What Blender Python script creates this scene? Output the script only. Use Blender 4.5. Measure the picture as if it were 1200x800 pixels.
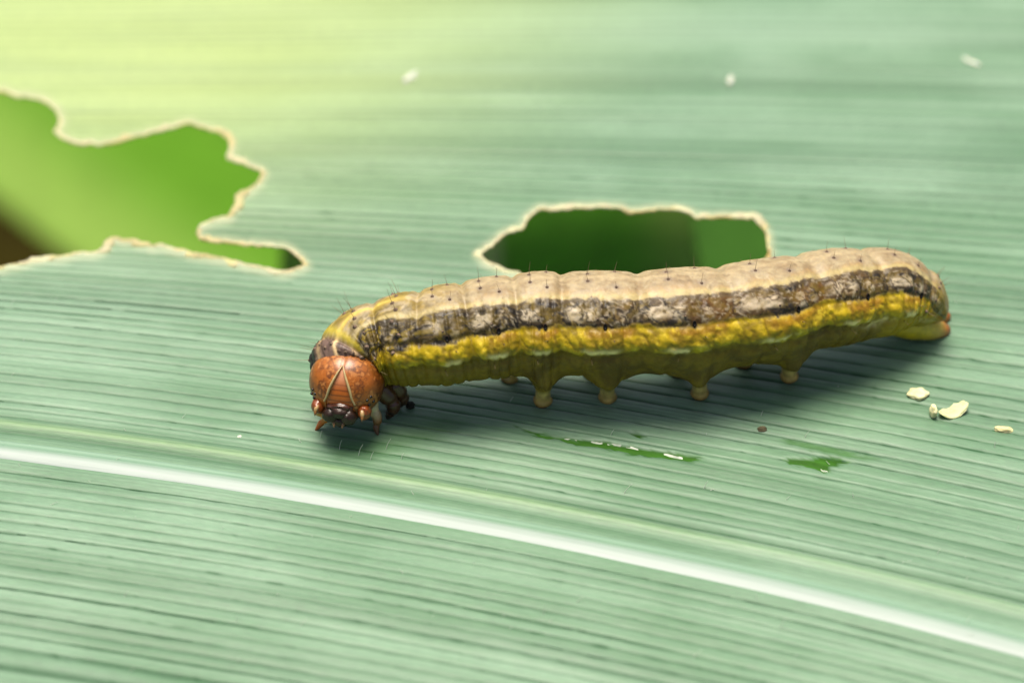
import bpy, math
import numpy as np
from mathutils import Vector

# ------------------------------------------------------------------ scene, camera, sky, sun, exposure
for o in list(bpy.data.objects):
    bpy.data.objects.remove(o, do_unlink=True)
scene = bpy.context.scene
COL = scene.collection
S = 0.001                      # everything below is laid out in millimetres, at true size
W, H = 1200.0, 800.0           # photograph
LENS, SENSOR = 100.0, 36.0
FPX = LENS / SENSOR * W
ELEV = math.radians(38.0)      # camera looks down on the leaf
DIST = 142.0
cam_pos = np.array([0.0, -DIST * math.cos(ELEV), DIST * math.sin(ELEV)])
cam_fwd = -cam_pos / np.linalg.norm(cam_pos)
cam_right = np.array([1.0, 0.0, 0.0])
cam_up = np.cross(cam_right, cam_fwd)

cd = bpy.data.cameras.new('camera')
cam = bpy.data.objects.new('camera', cd)
COL.objects.link(cam)
cam.location = Vector(cam_pos * S)
cam.rotation_euler = (math.pi / 2 - ELEV, 0, 0)
cd.lens = LENS
cd.sensor_width = SENSOR
cd.clip_start = 0.005
cd.clip_end = 300.0
cd.dof.use_dof = True
cd.dof.focus_distance = 135.0 * S
cd.dof.aperture_fstop = 35.0
scene.camera = cam

SUN_EL = math.radians(79)
SUN_AZ = math.radians(-24)     # measured from +Y (away from camera) towards +X ; negative = left
world = bpy.data.worlds.new('World')
scene.world = world
world.use_nodes = True
nt = world.node_tree
bg = nt.nodes['Background']
sky = nt.nodes.new('ShaderNodeTexSky')
sky.sky_type = 'NISHITA'
sky.sun_disc = False
sky.sun_elevation = SUN_EL
sky.sun_rotation = SUN_AZ
sky.air_density = 1.0
sky.dust_density = 6.0
sky.air_density = 0.8
sky.ozone_density = 0.3
nt.links.new(sky.outputs['Color'], bg.inputs['Color'])
bg.inputs['Strength'].default_value = 0.085
sd = bpy.data.lights.new('sun', 'SUN')
sun = bpy.data.objects.new('sun', sd)
COL.objects.link(sun)
sd.energy = 3.5
sd.angle = math.radians(34)
sd.color = (1.0, 0.93, 0.80)
sdir = Vector((math.sin(SUN_AZ) * math.cos(SUN_EL), math.cos(SUN_AZ) * math.cos(SUN_EL), math.sin(SUN_EL)))
sun.rotation_euler = sdir.to_track_quat('Z', 'Y').to_euler()
sun.location = sdir * 1.0
scene.view_settings.view_transform = 'Standard'
scene.view_settings.look = 'None'
scene.view_settings.gamma = 1.0
scene.view_settings.exposure = 0.58
scene.view_settings.use_curve_mapping = False

# ------------------------------------------------------------------ helpers
def ray(px, py):
    px = np.asarray(px, float); py = np.asarray(py, float)
    d = cam_fwd[None, :] * FPX + cam_right[None, :] * (px - W / 2).reshape(-1, 1) + cam_up[None, :] * (H / 2 - py).reshape(-1, 1)
    return d / np.linalg.norm(d, axis=1)[:, None]

def at(px, py, z=0.0):
    """direction of a photo pixel met with the horizontal level z (mm)"""
    scalar = np.isscalar(px)
    px = np.atleast_1d(np.asarray(px, float)); py = np.atleast_1d(np.asarray(py, float))
    d = ray(px, py)
    t = (np.asarray(z, float) - cam_pos[2]) / d[:, 2]
    p = cam_pos[None, :] + d * t[:, None]
    return p[0] if scalar else p

def lin(r, g, b):
    c = np.array([r, g, b], float) / 255.0
    return np.where(c <= 0.04045, c / 12.92, ((c + 0.055) / 1.055) ** 2.4)

def sm(e0, e1, x):
    t = np.clip((x - e0) / (e1 - e0), 0, 1)
    return t * t * (3 - 2 * t)

def mix(a, b, t):
    t = np.asarray(t)
    if np.ndim(a) > 1 or np.ndim(b) > 1 or t.ndim > 0:
        t = t[..., None]
    return a * (1 - t) + b * t

_lat = {}
def vnoise(x, y, z=0.0, seed=0):
    """smooth value noise in 0..1"""
    if seed not in _lat:
        _lat[seed] = np.random.default_rng(1000 + seed).random((32, 32, 32)).astype(np.float32)
    L = _lat[seed]
    x, y, z = np.broadcast_arrays(np.asarray(x, float), np.asarray(y, float), np.asarray(z, float))
    xi = np.floor(x).astype(int); yi = np.floor(y).astype(int); zi = np.floor(z).astype(int)
    fx = x - xi; fy = y - yi; fz = z - zi
    fx = fx * fx * (3 - 2 * fx); fy = fy * fy * (3 - 2 * fy); fz = fz * fz * (3 - 2 * fz)
    def g(a, b, c):
        return L[(xi + a) & 31, (yi + b) & 31, (zi + c) & 31]
    x00 = g(0, 0, 0) * (1 - fx) + g(1, 0, 0) * fx
    x10 = g(0, 1, 0) * (1 - fx) + g(1, 1, 0) * fx
    x01 = g(0, 0, 1) * (1 - fx) + g(1, 0, 1) * fx
    x11 = g(0, 1, 1) * (1 - fx) + g(1, 1, 1) * fx
    return (x00 * (1 - fy) + x10 * fy) * (1 - fz) + (x01 * (1 - fy) + x11 * fy) * fz

def fbm(x, y, z=0.0, seed=0, oct=3):
    s = 0; a = 0.5; t = 0
    for k in range(oct):
        s = s + a * vnoise(np.asarray(x) * 2 ** k, np.asarray(y) * 2 ** k, np.asarray(z) * 2 ** k, seed + k)
        t += a; a *= 0.5
    return s / t

def tag(o, label=None, cat=None, group=None, kind=None):
    if label: o['label'] = label
    if cat: o['category'] = cat
    if group: o['group'] = group
    if kind: o['kind'] = kind
    return o

def empty(name, loc):
    o = bpy.data.objects.new(name, None)
    o.empty_display_size = 0.002
    o.location = Vector(np.asarray(loc) * S)
    COL.objects.link(o)
    o['_org'] = [float(v) for v in loc]
    return o

def mesh_data(name, verts, quads=None, tris=None, col=None, uv=None, smooth=True):
    """verts in mm (local). quads (n,4), tris (n,3)."""
    me = bpy.data.meshes.new(name)
    verts = np.asarray(verts, np.float32) * S
    q = np.zeros((0, 4), int) if quads is None else np.asarray(quads, int).reshape(-1, 4)
    t = np.zeros((0, 3), int) if tris is None else np.asarray(tris, int).reshape(-1, 3)
    loops = np.concatenate([q.ravel(), t.ravel()])
    start = np.concatenate([np.arange(len(q)) * 4, len(q) * 4 + np.arange(len(t)) * 3])
    me.vertices.add(len(verts)); me.vertices.foreach_set('co', verts.ravel())
    me.loops.add(len(loops)); me.loops.foreach_set('vertex_index', loops.astype(np.int32))
    me.polygons.add(len(start)); me.polygons.foreach_set('loop_start', start.astype(np.int32))
    me.update(calc_edges=True)
    me.polygons.foreach_set('use_smooth', np.full(len(start), smooth, bool))
    if col is not None:
        a = me.attributes.new('tint', 'FLOAT_COLOR', 'POINT')
        c = np.ones((len(verts), 4), np.float32); c[:, :np.shape(col)[1]] = col
        a.data.foreach_set('color', c.ravel())
    if uv is not None:
        a = me.attributes.new('lay', 'FLOAT_VECTOR', 'POINT')
        c = np.zeros((len(verts), 3), np.float32); c[:, :np.shape(uv)[1]] = uv
        a.data.foreach_set('vector', c.ravel())
    me.validate()
    return me

def obj(name, verts, quads=None, tris=None, mat=None, parent=None, col=None, uv=None, smooth=True, org=None):
    """verts in world mm. A child's mesh is stored about its thing's base; a lone thing's about org."""
    if parent is not None:
        org = np.array(parent['_org'])
    elif org is None:
        v = np.asarray(verts); org = np.array([v[:, 0].mean(), v[:, 1].mean(), v[:, 2].min()])
    me = mesh_data(name, np.asarray(verts) - org, quads, tris, col, uv, smooth)
    if mat: me.materials.append(mat)
    o = bpy.data.objects.new(name, me)
    COL.objects.link(o)
    o['_org'] = [float(v) for v in org]
    if parent is not None:
        o.parent = parent
    else:
        o.location = Vector(org * S)
    return o

def grid_quads(nr, nc, wrap=False, off=0):
    r = np.arange(nr - 1)[:, None]; c = np.arange(nc if wrap else nc - 1)[None, :]
    c2 = (c + 1) % nc
    return off + np.stack([r * nc + c, r * nc + c2, (r + 1) * nc + c2, (r + 1) * nc + c], -1).reshape(-1, 4)

def frames(P):
    T = np.gradient(P, axis=0); T /= np.linalg.norm(T, axis=1)[:, None] + 1e-12
    ref = np.array([0.13, 0.21, 0.97]); ref /= np.linalg.norm(ref)
    N = np.zeros_like(P)
    n = ref - T[0] * ref.dot(T[0])
    if np.linalg.norm(n) < 0.15:
        n = np.array([1.0, 0, 0]) - T[0] * T[0][0]
    n /= np.linalg.norm(n)
    for i in range(len(P)):
        n = n - T[i] * n.dot(T[i]); n /= np.linalg.norm(n) + 1e-12
        N[i] = n
    return T, N, np.cross(T, N)

def tube(P, R, seg=10, squash=1.0, cap=True):
    P = np.asarray(P, float); R = np.broadcast_to(np.asarray(R, float), (len(P),))
    if cap:   # rounded ends
        d0 = P[0] - P[1]; d0 /= np.linalg.norm(d0) + 1e-12
        d1 = P[-1] - P[-2]; d1 /= np.linalg.norm(d1) + 1e-12
        P = np.vstack([P[0] + d0 * R[0] * .7, P[0] + d0 * R[0] * .5, P, P[-1] + d1 * R[-1] * .5, P[-1] + d1 * R[-1] * .7])
        R = np.concatenate([[R[0] * .03, R[0] * .72], R, [R[-1] * .72, R[-1] * .03]])
    T, N, B = frames(P)
    a = np.linspace(0, 2 * np.pi, seg, endpoint=False)
    V = P[:, None, :] + R[:, None, None] * (np.cos(a)[None, :, None] * N[:, None, :] * squash + np.sin(a)[None, :, None] * B[:, None, :])
    return V.reshape(-1, 3), grid_quads(len(P), seg, True)

def spline(P, n):
    """Catmull-Rom through the rows of P, any dimension"""
    P = np.asarray(P, float)
    Q = np.vstack([2 * P[0] - P[1], P, 2 * P[-1] - P[-2]])
    u = np.linspace(0, len(P) - 1 - 1e-9, n); i = np.floor(u).astype(int); f = (u - i)[:, None]
    a, b, c, d = Q[i], Q[i + 1], Q[i + 2], Q[i + 3]
    return 0.5 * (2 * b + (c - a) * f + (2 * a - 5 * b + 4 * c - d) * f ** 2 + (3 * b - a - 3 * c + d) * f ** 3)

class Bag:
    def __init__(s): s.v = []; s.q = []; s.n = 0; s.c = []
    def add(s, v, q, c=None):
        s.v.append(v); s.q.append(np.asarray(q) + s.n); s.n += len(v)
        if c is not None: s.c.append(np.broadcast_to(c, (len(v), 3)))
    def build(s, name, mat, parent=None, **k):
        return obj(name, np.vstack(s.v), np.vstack(s.q), None, mat, parent, col=np.vstack(s.c) if s.c else None, **k)

# ------------------------------------------------------------------ materials
def material(name, tint=None, rough=0.5, spec=0.5, coat=0.0, sss=0.0, transl=0.0, noise=None, bump=None, bump2=None,
             layout=None, sheen=0.0, coat_rough=0.15, transl_tint=(0.55, 0.75, 0.12), rough_var=0.0):
    m = bpy.data.materials.new(name); m.use_nodes = True
    n = m.node_tree.nodes; L = m.node_tree.links
    bs = n['Principled BSDF']; out = n['Material Output']
    if tint is None:
        a = n.new('ShaderNodeAttribute'); a.attribute_name = 'tint'; csock = a.outputs['Color']
    else:
        r = n.new('ShaderNodeRGB'); r.outputs[0].default_value = (*tint, 1); csock = r.outputs[0]
    if layout:
        la = n.new('ShaderNodeAttribute'); la.attribute_name = 'lay'
        mp = n.new('ShaderNodeMapping'); mp.inputs['Scale'].default_value = layout
        L.new(la.outputs['Vector'], mp.inputs['Vector']); vec = mp.outputs['Vector']
    else:
        tc = n.new('ShaderNodeTexCoord'); vec = tc.outputs['Object']
    def nz(scale, detail=3):
        t = n.new('ShaderNodeTexNoise'); t.inputs['Scale'].default_value = scale; t.inputs['Detail'].default_value = detail
        L.new(vec, t.inputs['Vector']); return t.outputs['Fac']
    if noise:
        sc, lo, hi = noise
        mr = n.new('ShaderNodeMapRange'); mr.inputs['From Min'].default_value = .3; mr.inputs['From Max'].default_value = .7
        mr.inputs['To Min'].default_value = lo; mr.inputs['To Max'].default_value = hi
        L.new(nz(sc), mr.inputs['Value'])
        mu = n.new('ShaderNodeMix'); mu.data_type = 'RGBA'; mu.blend_type = 'MULTIPLY'; mu.inputs['Factor'].default_value = 1
        L.new(csock, mu.inputs['A']); L.new(mr.outputs['Result'], mu.inputs['B']); csock = mu.outputs['Result']
    L.new(csock, bs.inputs['Base Color'])
    bs.inputs['Roughness'].default_value = rough
    if rough_var:
        mr = n.new('ShaderNodeMapRange'); mr.inputs['From Min'].default_value = .3; mr.inputs['From Max'].default_value = .7
        mr.inputs['To Min'].default_value = rough - rough_var; mr.inputs['To Max'].default_value = rough + rough_var
        L.new(nz(noise[0] * .5 if noise else 900), mr.inputs['Value']); L.new(mr.outputs['Result'], bs.inputs['Roughness'])
    bs.inputs['Specular IOR Level'].default_value = spec
    bs.inputs['Coat Weight'].default_value = coat; bs.inputs['Coat Roughness'].default_value = coat_rough
    bs.inputs['Sheen Weight'].default_value = sheen
    if sheen:      # the wax bloom: the tint's fourth channel says how much of it is left
        mw = n.new('ShaderNodeMath'); mw.operation = 'MULTIPLY'; mw.inputs[1].default_value = sheen
        L.new(a.outputs['Alpha'], mw.inputs[0]); L.new(mw.outputs[0], bs.inputs['Sheen Weight'])
        mw = n.new('ShaderNodeMath'); mw.operation = 'MULTIPLY'; mw.inputs[1].default_value = spec
        L.new(a.outputs['Alpha'], mw.inputs[0]); L.new(mw.outputs[0], bs.inputs['Specular IOR Level'])
    if sss:
        bs.inputs['Subsurface Weight'].default_value = sss
        bs.inputs['Subsurface Radius'].default_value = (1.0, 0.7, 0.25)
        bs.inputs['Subsurface Scale'].default_value = 0.0004
    prev = None
    for b in (bump, bump2):
        if b:
            bn = n.new('ShaderNodeBump'); bn.inputs['Strength'].default_value = b[1]; bn.inputs['Distance'].default_value = b[2] * S
            L.new(nz(b[0], 2), bn.inputs['Height'])
            if prev: L.new(prev, bn.inputs['Normal'])
            prev = bn.outputs['Normal']
    if prev: L.new(prev, bs.inputs['Normal'])
    if transl:
        tr = n.new('ShaderNodeBsdfTranslucent')
        mu = n.new('ShaderNodeMix'); mu.data_type = 'RGBA'; mu.blend_type = 'MULTIPLY'; mu.inputs['Factor'].default_value = 1
        mu.inputs['B'].default_value = (*[3 * t for t in transl_tint], 1); mu.clamp_result = True
        L.new(csock, mu.inputs['A']); L.new(mu.outputs['Result'], tr.inputs['Color'])
        ms = n.new('ShaderNodeMixShader'); ms.inputs[0].default_value = transl
        L.new(bs.outputs[0], ms.inputs[1]); L.new(tr.outputs[0], ms.inputs[2]); L.new(ms.outputs[0], out.inputs['Surface'])
    return m

M_leaf = material('waxy_maize_leaf', rough=0.52, spec=0.75, sheen=0.42, noise=(1.6, 0.86, 1.12), layout=(1.1, 9.0, 1), bump=(2.2, 0.35, 0.03), bump2=(7.0, 0.3, 0.015),
                  transl=0.22, rough_var=0.06)
M_mid = material('pale_midrib', rough=0.48, spec=0.5, noise=(1.0, 0.94, 1.05), layout=(0.3, 5.0, 1), bump=(1.5, 0.2, 0.04), transl=0.12)
M_rim = material('dried_leaf_edge', rough=0.6, spec=0.3, noise=(1800, 0.85, 1.12), bump=(2500, 0.6, 0.06), transl=0.65, transl_tint=(.40, .38, .32))
M_under = material('lower_leaf_green', rough=0.65, spec=0.12, noise=(300, 0.9, 1.1), transl=0.35)
M_soil = material('dark_soil', tint=(0.021, 0.017, 0.002), rough=0.95, spec=0.05, noise=(25, 0.5, 1.4), bump=(60, 1.0, 6.0))
M_skin = material('caterpillar_skin', rough=0.50, spec=0.4, coat=0.03, sss=0.12, noise=(3600, 0.86, 1.14), bump=(2600, 0.5, 0.07), bump2=(7000, 0.35, 0.04), rough_var=0.1)
M_head = material('head_capsule', rough=0.36, spec=0.5, coat=0.15, noise=(3000, 0.88, 1.1), bump=(2400, 0.15, 0.04))
M_cream = material('cream_line', tint=tuple(lin(205, 180, 125) * .8), rough=0.4, noise=(3000, 0.8, 1.1), bump=(3000, .4, .04))
M_dark = material('dark_mouth_shell', tint=(0.022, 0.010, 0.005), rough=0.32, spec=0.35, coat=0.1, noise=(3000, 0.6, 1.6), bump=(3000, .4, .06))
M_black = material('black_glossy', tint=(0.008, 0.007, 0.006), rough=0.15, spec=0.6, noise=(3000, 0.7, 1.3))
M_spir = material('spiracle_shell', rough=0.6, spec=0.2, noise=(3000, .7, 1.3))
M_limb = material('limb', rough=0.3, spec=0.5, coat=0.25, sss=0.08, noise=(3500, 0.8, 1.2), bump=(3000, 0.4, 0.05))
M_seta = material('bristle', rough=0.75, spec=0.2, noise=(2000, 0.8, 1.2))
M_crumb = material('crumb', rough=0.7, spec=0.3, noise=(1500, 0.8, 1.12), bump=(2200, 0.7, 0.15), sss=0.15)
M_hair = material('leaf_hair', tint=(0.62, 0.68, 0.55), rough=0.4, noise=(900, 0.9, 1.1), transl=0.3, transl_tint=(.33, .33, .33))

# ------------------------------------------------------------------ the big leaf
# veins: family of curves y = y0 + a(y0) (x-600) + b(y0) (x-600)^2 in the photo, laid down on the leaf's level
_ky = np.array([-400, -100, 0, 150, 300, 450, 628, 800, 1600])
_ka = np.array([-.02, -.01, .004, .018, .070, .150, .197, .200, .200])
_kb = np.array([.0, .0, .0, 1.2e-5, 3e-5, 5e-5, 6.1e-5, 4.5e-5, 0]) 
def vein_y(x, y0):
    a = np.interp(y0, _ky, _ka); b = np.interp(y0, _ky, _kb)
    d = x - 600
    dl = np.clip(d, -900, 900)          # straight beyond the stretch in view
    return y0 + a * d + b * (dl * dl + 2 * dl * (d - dl))
MID0 = 628.0

def leaf_z(X, Y):
    """large undulation of the blade, mm"""
    z = 0.5 * np.sin(X / 23.0 + 0.6) * sm(2, 30, Y)
    z = z + 0.35 * np.sin((Y - 0.06 * X) / 4.3 + 0.4 * np.sin(X / 17.0)) * sm(6, 22, Y)
    z = z + 0.25 * np.sin((Y + 0.22 * X) / 3.6) * sm(-9, -20, Y)
    return z

rng = np.random.default_rng(7)
# parallel veins, positions in mm across the blade
yc = lambda y0: at(np.full(np.size(y0), 600.0), np.atleast_1d(y0))[:, 1]
V_lo, V_hi = yc(1560)[0], yc(-300)[0]
gro_c, gro_s, gro_w = [], [], []
v = V_lo
while v < V_hi:
    v += rng.uniform(0.58, 0.86)
    gro_c.append(v); gro_s.append(rng.uniform(.55, 1.0)); gro_w.append(rng.uniform(.06, .09))
gro_c, gro_s, gro_w = map(np.array, (gro_c, gro_s, gro_w))
Vmid = yc(MID0)[0]
Vlip = yc(588)[0]; Vgrv = yc(598)[0]
keep = (np.abs(gro_c - Vmid) > 0.9) & (np.abs(gro_c - (Vlip + Vgrv) / 2) > 0.85)
gro_c, gro_s, gro_w = gro_c[keep], gro_s[keep], gro_w[keep]

def zoomed(pts, ox, oy, k):
    return np.array([(ox + x / k, oy + y / k) for x, y in pts])
HOLE_A = zoomed([(0,65),(60,80),(150,95),(190,125),(210,160),(190,205),(215,235),(280,258),(350,262),(420,250),(480,228),(560,212),(640,185),(670,178),(690,190),(760,212),(795,232),(805,265),(795,320),(860,340),(925,375),(910,410),(870,435),(830,455),(825,490),(800,530),(740,540),(705,560),(690,590),(700,610),(800,622),(900,635),(1000,640),(1045,665),(1070,700),(1010,722),(900,700),(800,680),(700,660),(600,635),(480,615),(400,600),(375,610),(350,650),(250,660),(130,672),(60,695),(0,705),(-120,700),(-220,580),(-260,400),(-210,220),(-110,100)], 0, 80, 3.0)
HOLE_B = zoomed([(95,245),(150,205),(200,170),(255,155),(270,120),(310,92),(400,95),(440,85),(530,85),(590,90),(625,110),(680,98),(740,92),(820,98),(850,122),(950,120),(1050,118),(1085,145),(1105,190),(1108,250),(1085,292),(1000,320),(800,345),(500,352),(300,335),(180,292),(135,272)], 530, 220, 3.0)
def ragged(P, seed, amp=1.2):
    out = []
    r = np.random.default_rng(seed)
    n = len(P)
    for i in range(n):
        a, b = P[i], P[(i + 1) % n]
        m = max(1, int(np.hypot(*(b - a)) / 4.5))
        for k in range(m):
            p = a + (b - a) * k / m
            out.append(p + r.normal(0, amp, 2) * (0.5 if k == 0 else 1.0))
    P = np.array(out)
    P = 0.14 * np.roll(P, 1, 0) + 0.72 * P + 0.14 * np.roll(P, -1, 0)
    return P
HOLE_A = ragged(HOLE_A, 3); HOLE_B = ragged(HOLE_B, 5)
# wear marks where the green under-layer is bared (photo pixels)
SCARS = [
    (np.array([(602,500),(640,510),(672,516),(700,517),(725,521),(752,526),(790,531),(824,538),(812,543),(780,538),(745,534),(715,529),(690,524),(660,519),(625,511)]), 1.0),
    (np.array([(736,509),(745,507),(757,513),(748,515)]), 1.0),
    (np.array([(918,540),(930,538),(950,538),(962,535),(978,537),(1000,542),(985,546),(972,549),(968,555),(955,551),(940,548),(925,546)]), 1.0),
    (np.array([(915,519),(925,515),(945,519),(970,524),(1000,532),(1030,538),(1000,539),(970,533),(940,526)]), 0.6),
    (np.array([(382,507),(420,512),(470,505),(520,490),(545,497),(520,512),(470,530),(430,540),(395,535)]), 0.40),
]
def sdf(P, x, y):
    """signed distance to closed polygon, negative inside"""
    d = np.full(x.shape, 1e9); ins = np.zeros(x.shape, bool)
    n = len(P)
    for i in range(n):
        ax, ay = P[i]; bx, by = P[(i + 1) % n]
        ex, ey = bx - ax, by - ay
        t = np.clip(((x - ax) * ex + (y - ay) * ey) / (ex * ex + ey * ey + 1e-9), 0, 1)
        d = np.minimum(d, (x - ax - t * ex) ** 2 + (y - ay - t * ey) ** 2)
        if ay != by:
            ins ^= ((ay > y) != (by > y)) & (x < (bx - ax) * (y - ay) / (by - ay) + ax)
    d = np.sqrt(d)
    return np.where(ins, -d, d)

xs = np.unique(np.concatenate([np.linspace(-2600, -130, 75), np.arange(-130, 1331, 5.0), np.linspace(1330, 3800, 75)]))
ys = np.unique(np.concatenate([np.linspace(-280, -24, 40), np.arange(-24, 860, 1.2), np.linspace(860, 1540, 90)]))
GX, GY0 = np.meshgrid(xs, ys)
taper = 1 - 0.75 * (np.clip(np.abs(GX - 600) - 1000, 0, None) / 2300) ** 2
GY0t = MID0 + (GY0 - MID0) * taper
PX = GX; PY = vein_y(GX, GY0t)
base = at(PX.ravel(), PY.ravel())
Vrow = np.interp(GY0.ravel(), ys, yc(ys))
U = base[:, 0]; 
# heights and colours
wob = 0.06 * (vnoise(U * 0.12, Vrow * 0.7, 0, 11) - .5) + 0.045 * (vnoise(U * 1.1, Vrow * 1.2, 0, 10) - .5)
Ve = Vrow + wob
near = np.zeros(len(U)); 
idx = np.clip(np.searchsorted(gro_c, Ve), 1, len(gro_c) - 1)
for k in (-1, 0):
    g = idx + k
    w = gro_w[g] * (0.65 + 0.8 * vnoise(U * 1.3, g * 3.7, 0, 12))
    brk = 0.55 + 0.5 * sm(.25, .62, vnoise(U * 0.09 + g * 7.3, g * 1.7, 0, 13)) 
    near = np.maximum(near, gro_s[g] * brk * np.exp(-((Ve - gro_c[g]) / w) ** 2))
fine = (0.5 + 0.5 * np.sin(2 * np.pi * Vrow / 0.26 + 5 * vnoise(U * .02, Vrow * .8, 0, 18))) ** 4 * sm(.35, .7, vnoise(U * .06, Vrow * 1.1, 0, 19))
speck = sm(.76, .88, vnoise(U * 2.2, np.round(Vrow * 0.9) * 3.1, 0, 14)) * sm(.12, .5, near)
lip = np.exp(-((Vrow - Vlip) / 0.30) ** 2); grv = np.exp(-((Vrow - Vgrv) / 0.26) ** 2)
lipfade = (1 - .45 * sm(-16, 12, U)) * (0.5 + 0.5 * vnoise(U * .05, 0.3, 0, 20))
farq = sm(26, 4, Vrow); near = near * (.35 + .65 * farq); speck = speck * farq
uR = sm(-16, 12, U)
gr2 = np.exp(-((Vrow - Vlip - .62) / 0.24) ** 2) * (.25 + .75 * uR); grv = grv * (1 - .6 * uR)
scar = np.zeros(len(U))
pxr, pyr = PX.ravel(), PY.ravel()
for P, amt in SCARS:
    lo = P.min(0) - 25; hi = P.max(0) + 25
    m = (pxr > lo[0]) & (pxr < hi[0]) & (pyr > lo[1]) & (pyr < hi[1])
    x_, y_ = pxr[m], pyr[m]
    d = sdf(P, x_ + 4 * (vnoise(x_ * .25, y_ * .5, 0, 15) - .5), y_ + 4.5 * (vnoise(x_ * .12, y_ * .5, 0, 16) - .5))
    soft = 1.2 if amt > .9 else (3 if amt > .5 else 12)
    scar[m] = np.maximum(scar[m], amt * sm(soft, -soft, d))
streak = fbm(U * 0.035, Vrow * 2.3, 0, 21, 3)
streak2 = fbm(U * 0.02, Vrow * 0.55, 3.3, 24, 2)
blot = fbm(U * 0.14, Vrow * 0.25, 1.7, 27, 3)
c_pale = np.array([.210, .352, .228]); c_mid = np.array([.094, .222, .106]); c_deep = np.array([.016, .075, .026]); c_glow = np.array([.45, .54, .17])
col = mix(np.broadcast_to(c_mid, (len(U), 3)), c_pale, sm(.25, .75, streak * .35 + blot * .65))
col = mix(col, c_mid * .85, 0.8 * sm(.50, .72, streak2) * (.55 + .45 * sm(-4, 14, Vrow)))
# light glow painted into the blade colour, yellower towards its left, far side
glow = sm(9, -24, U - 0.55 * (Vrow - 18)) * sm(-2, 26, Vrow)
col = mix(col, c_glow, 0.75 * glow)
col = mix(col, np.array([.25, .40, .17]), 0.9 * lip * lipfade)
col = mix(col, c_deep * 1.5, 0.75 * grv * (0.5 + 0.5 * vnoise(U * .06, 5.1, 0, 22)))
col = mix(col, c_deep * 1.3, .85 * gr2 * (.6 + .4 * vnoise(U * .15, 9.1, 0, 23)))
col = mix(col, c_deep, np.clip(near * 0.95, 0, 1) * (1 - 0.5 * lip))
col = mix(col, c_mid * .6, 0.45 * fine)
col = mix(col, c_deep * .7, 0.45 * speck)
g_scar = np.array([.042, .135, .016])
col = mix(col, g_scar * (0.7 + 0.7 * fbm(U * 1.5, Vrow * 4, 0, 30))[:, None], scar)
pts = base.copy()
pts[:, 2] = leaf_z(base[:, 0], base[:, 1])
pts[:, 2] += -0.012 * fine - 0.085 * near + 0.12 * lip - 0.13 * grv - 0.10 * gr2 - 0.09 * scar
pts[:, 2] += 0.015 * np.sin(Vrow * 2 * np.pi / 0.9 + 3 * streak) * (0.6 + .4 * streak2)
pts[:, 2] += 0.012 * (streak - .5) + 0.10 * (blot - .5)
uvl = np.stack([U, Vrow], 1)
nr, nc = GX.shape
D = np.full(GX.shape, 50.0)
for P in (HOLE_A, HOLE_B):
    lo = P.min(0) - 12; hi = P.max(0) + 12
    m = (PX > lo[0]) & (PX < hi[0]) & (PY > lo[1]) & (PY < hi[1])
    D[m] = np.minimum(D[m], sdf(P, PX[m], PY[m]))
Df = D.ravel()
# bleached skin next to the bites
near_hole = sm(13, -1, Df)
col = mix(col, np.array([.56, .56, .36]), 0.7 * near_hole)
pts[:, 2] += 0.08 * near_hole
col = np.concatenate([col, np.clip(1 - 1.1 * scar - .85 * near - .6 * speck - .5 * grv - .6 * gr2, .08, 1)[:, None]], 1)
# marching squares round the holes
Q = grid_quads(nr, nc)
outc = Df[Q] > 0
full = outc.all(1); part = outc.any(1) & ~full
quads = [tuple(q) for q in []]
Qfull = Q[full]
ex_v, ex_c, ex_u = [], [], []; ek = {}; tris = []
def cut(a, b):
    key = (a, b) if a < b else (b, a)
    if key not in ek:
        t = Df[a] / (Df[a] - Df[b])
        ek[key] = len(pts) + len(ex_v)
        ex_v.append(pts[a] + (pts[b] - pts[a]) * t); ex_c.append(col[a] if Df[a] > 0 else col[b]); ex_u.append(uvl[a] + (uvl[b] - uvl[a]) * t)
    return ek[key]
rim_edges = []
for q in Q[part]:
    poly = []; cuts = []
    for k in range(4):
        a, b = int(q[k]), int(q[(k + 1) % 4])
        if Df[a] > 0: poly.append(a)
        if (Df[a] > 0) != (Df[b] > 0):
            c_ = cut(a, b); poly.append(c_)
    for k in range(1, len(poly) - 1):
        tris.append((poly[0], poly[k], poly[k + 1]))
allv = np.vstack([pts, np.array(ex_v)]); allc = np.vstack([col, np.array(ex_c)]); allu = np.vstack([uvl, np.array(ex_u)])
tris = np.array(tris)
used = np.zeros(len(allv), bool); used[Qfull.ravel()] = True; used[tris.ravel()] = True
remap = np.cumsum(used) - 1
leaf_org = np.array([0.0, 0.0, 0.0])
leaf = empty('maize_leaf', leaf_org)
tag(leaf, 'broad pale green maize leaf with white midrib, chewed through in two places', 'leaf')
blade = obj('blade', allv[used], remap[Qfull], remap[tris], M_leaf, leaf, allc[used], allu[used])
sol = blade.modifiers.new('thickness', 'SOLIDIFY'); sol.thickness = 0.10 * S; sol.offset = -1.0 if True else 1

# grid lookup of the leaf's own height, to set things down on it
def ground(px, py):
    """point of the leaf blade under a photo pixel (world mm)"""
    p = at(float(px), float(py))
    for _ in range(4):
        z = float(leaf_z(p[0], p[1]))
        p = at(float(px), float(py), z)
    return p

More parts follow.
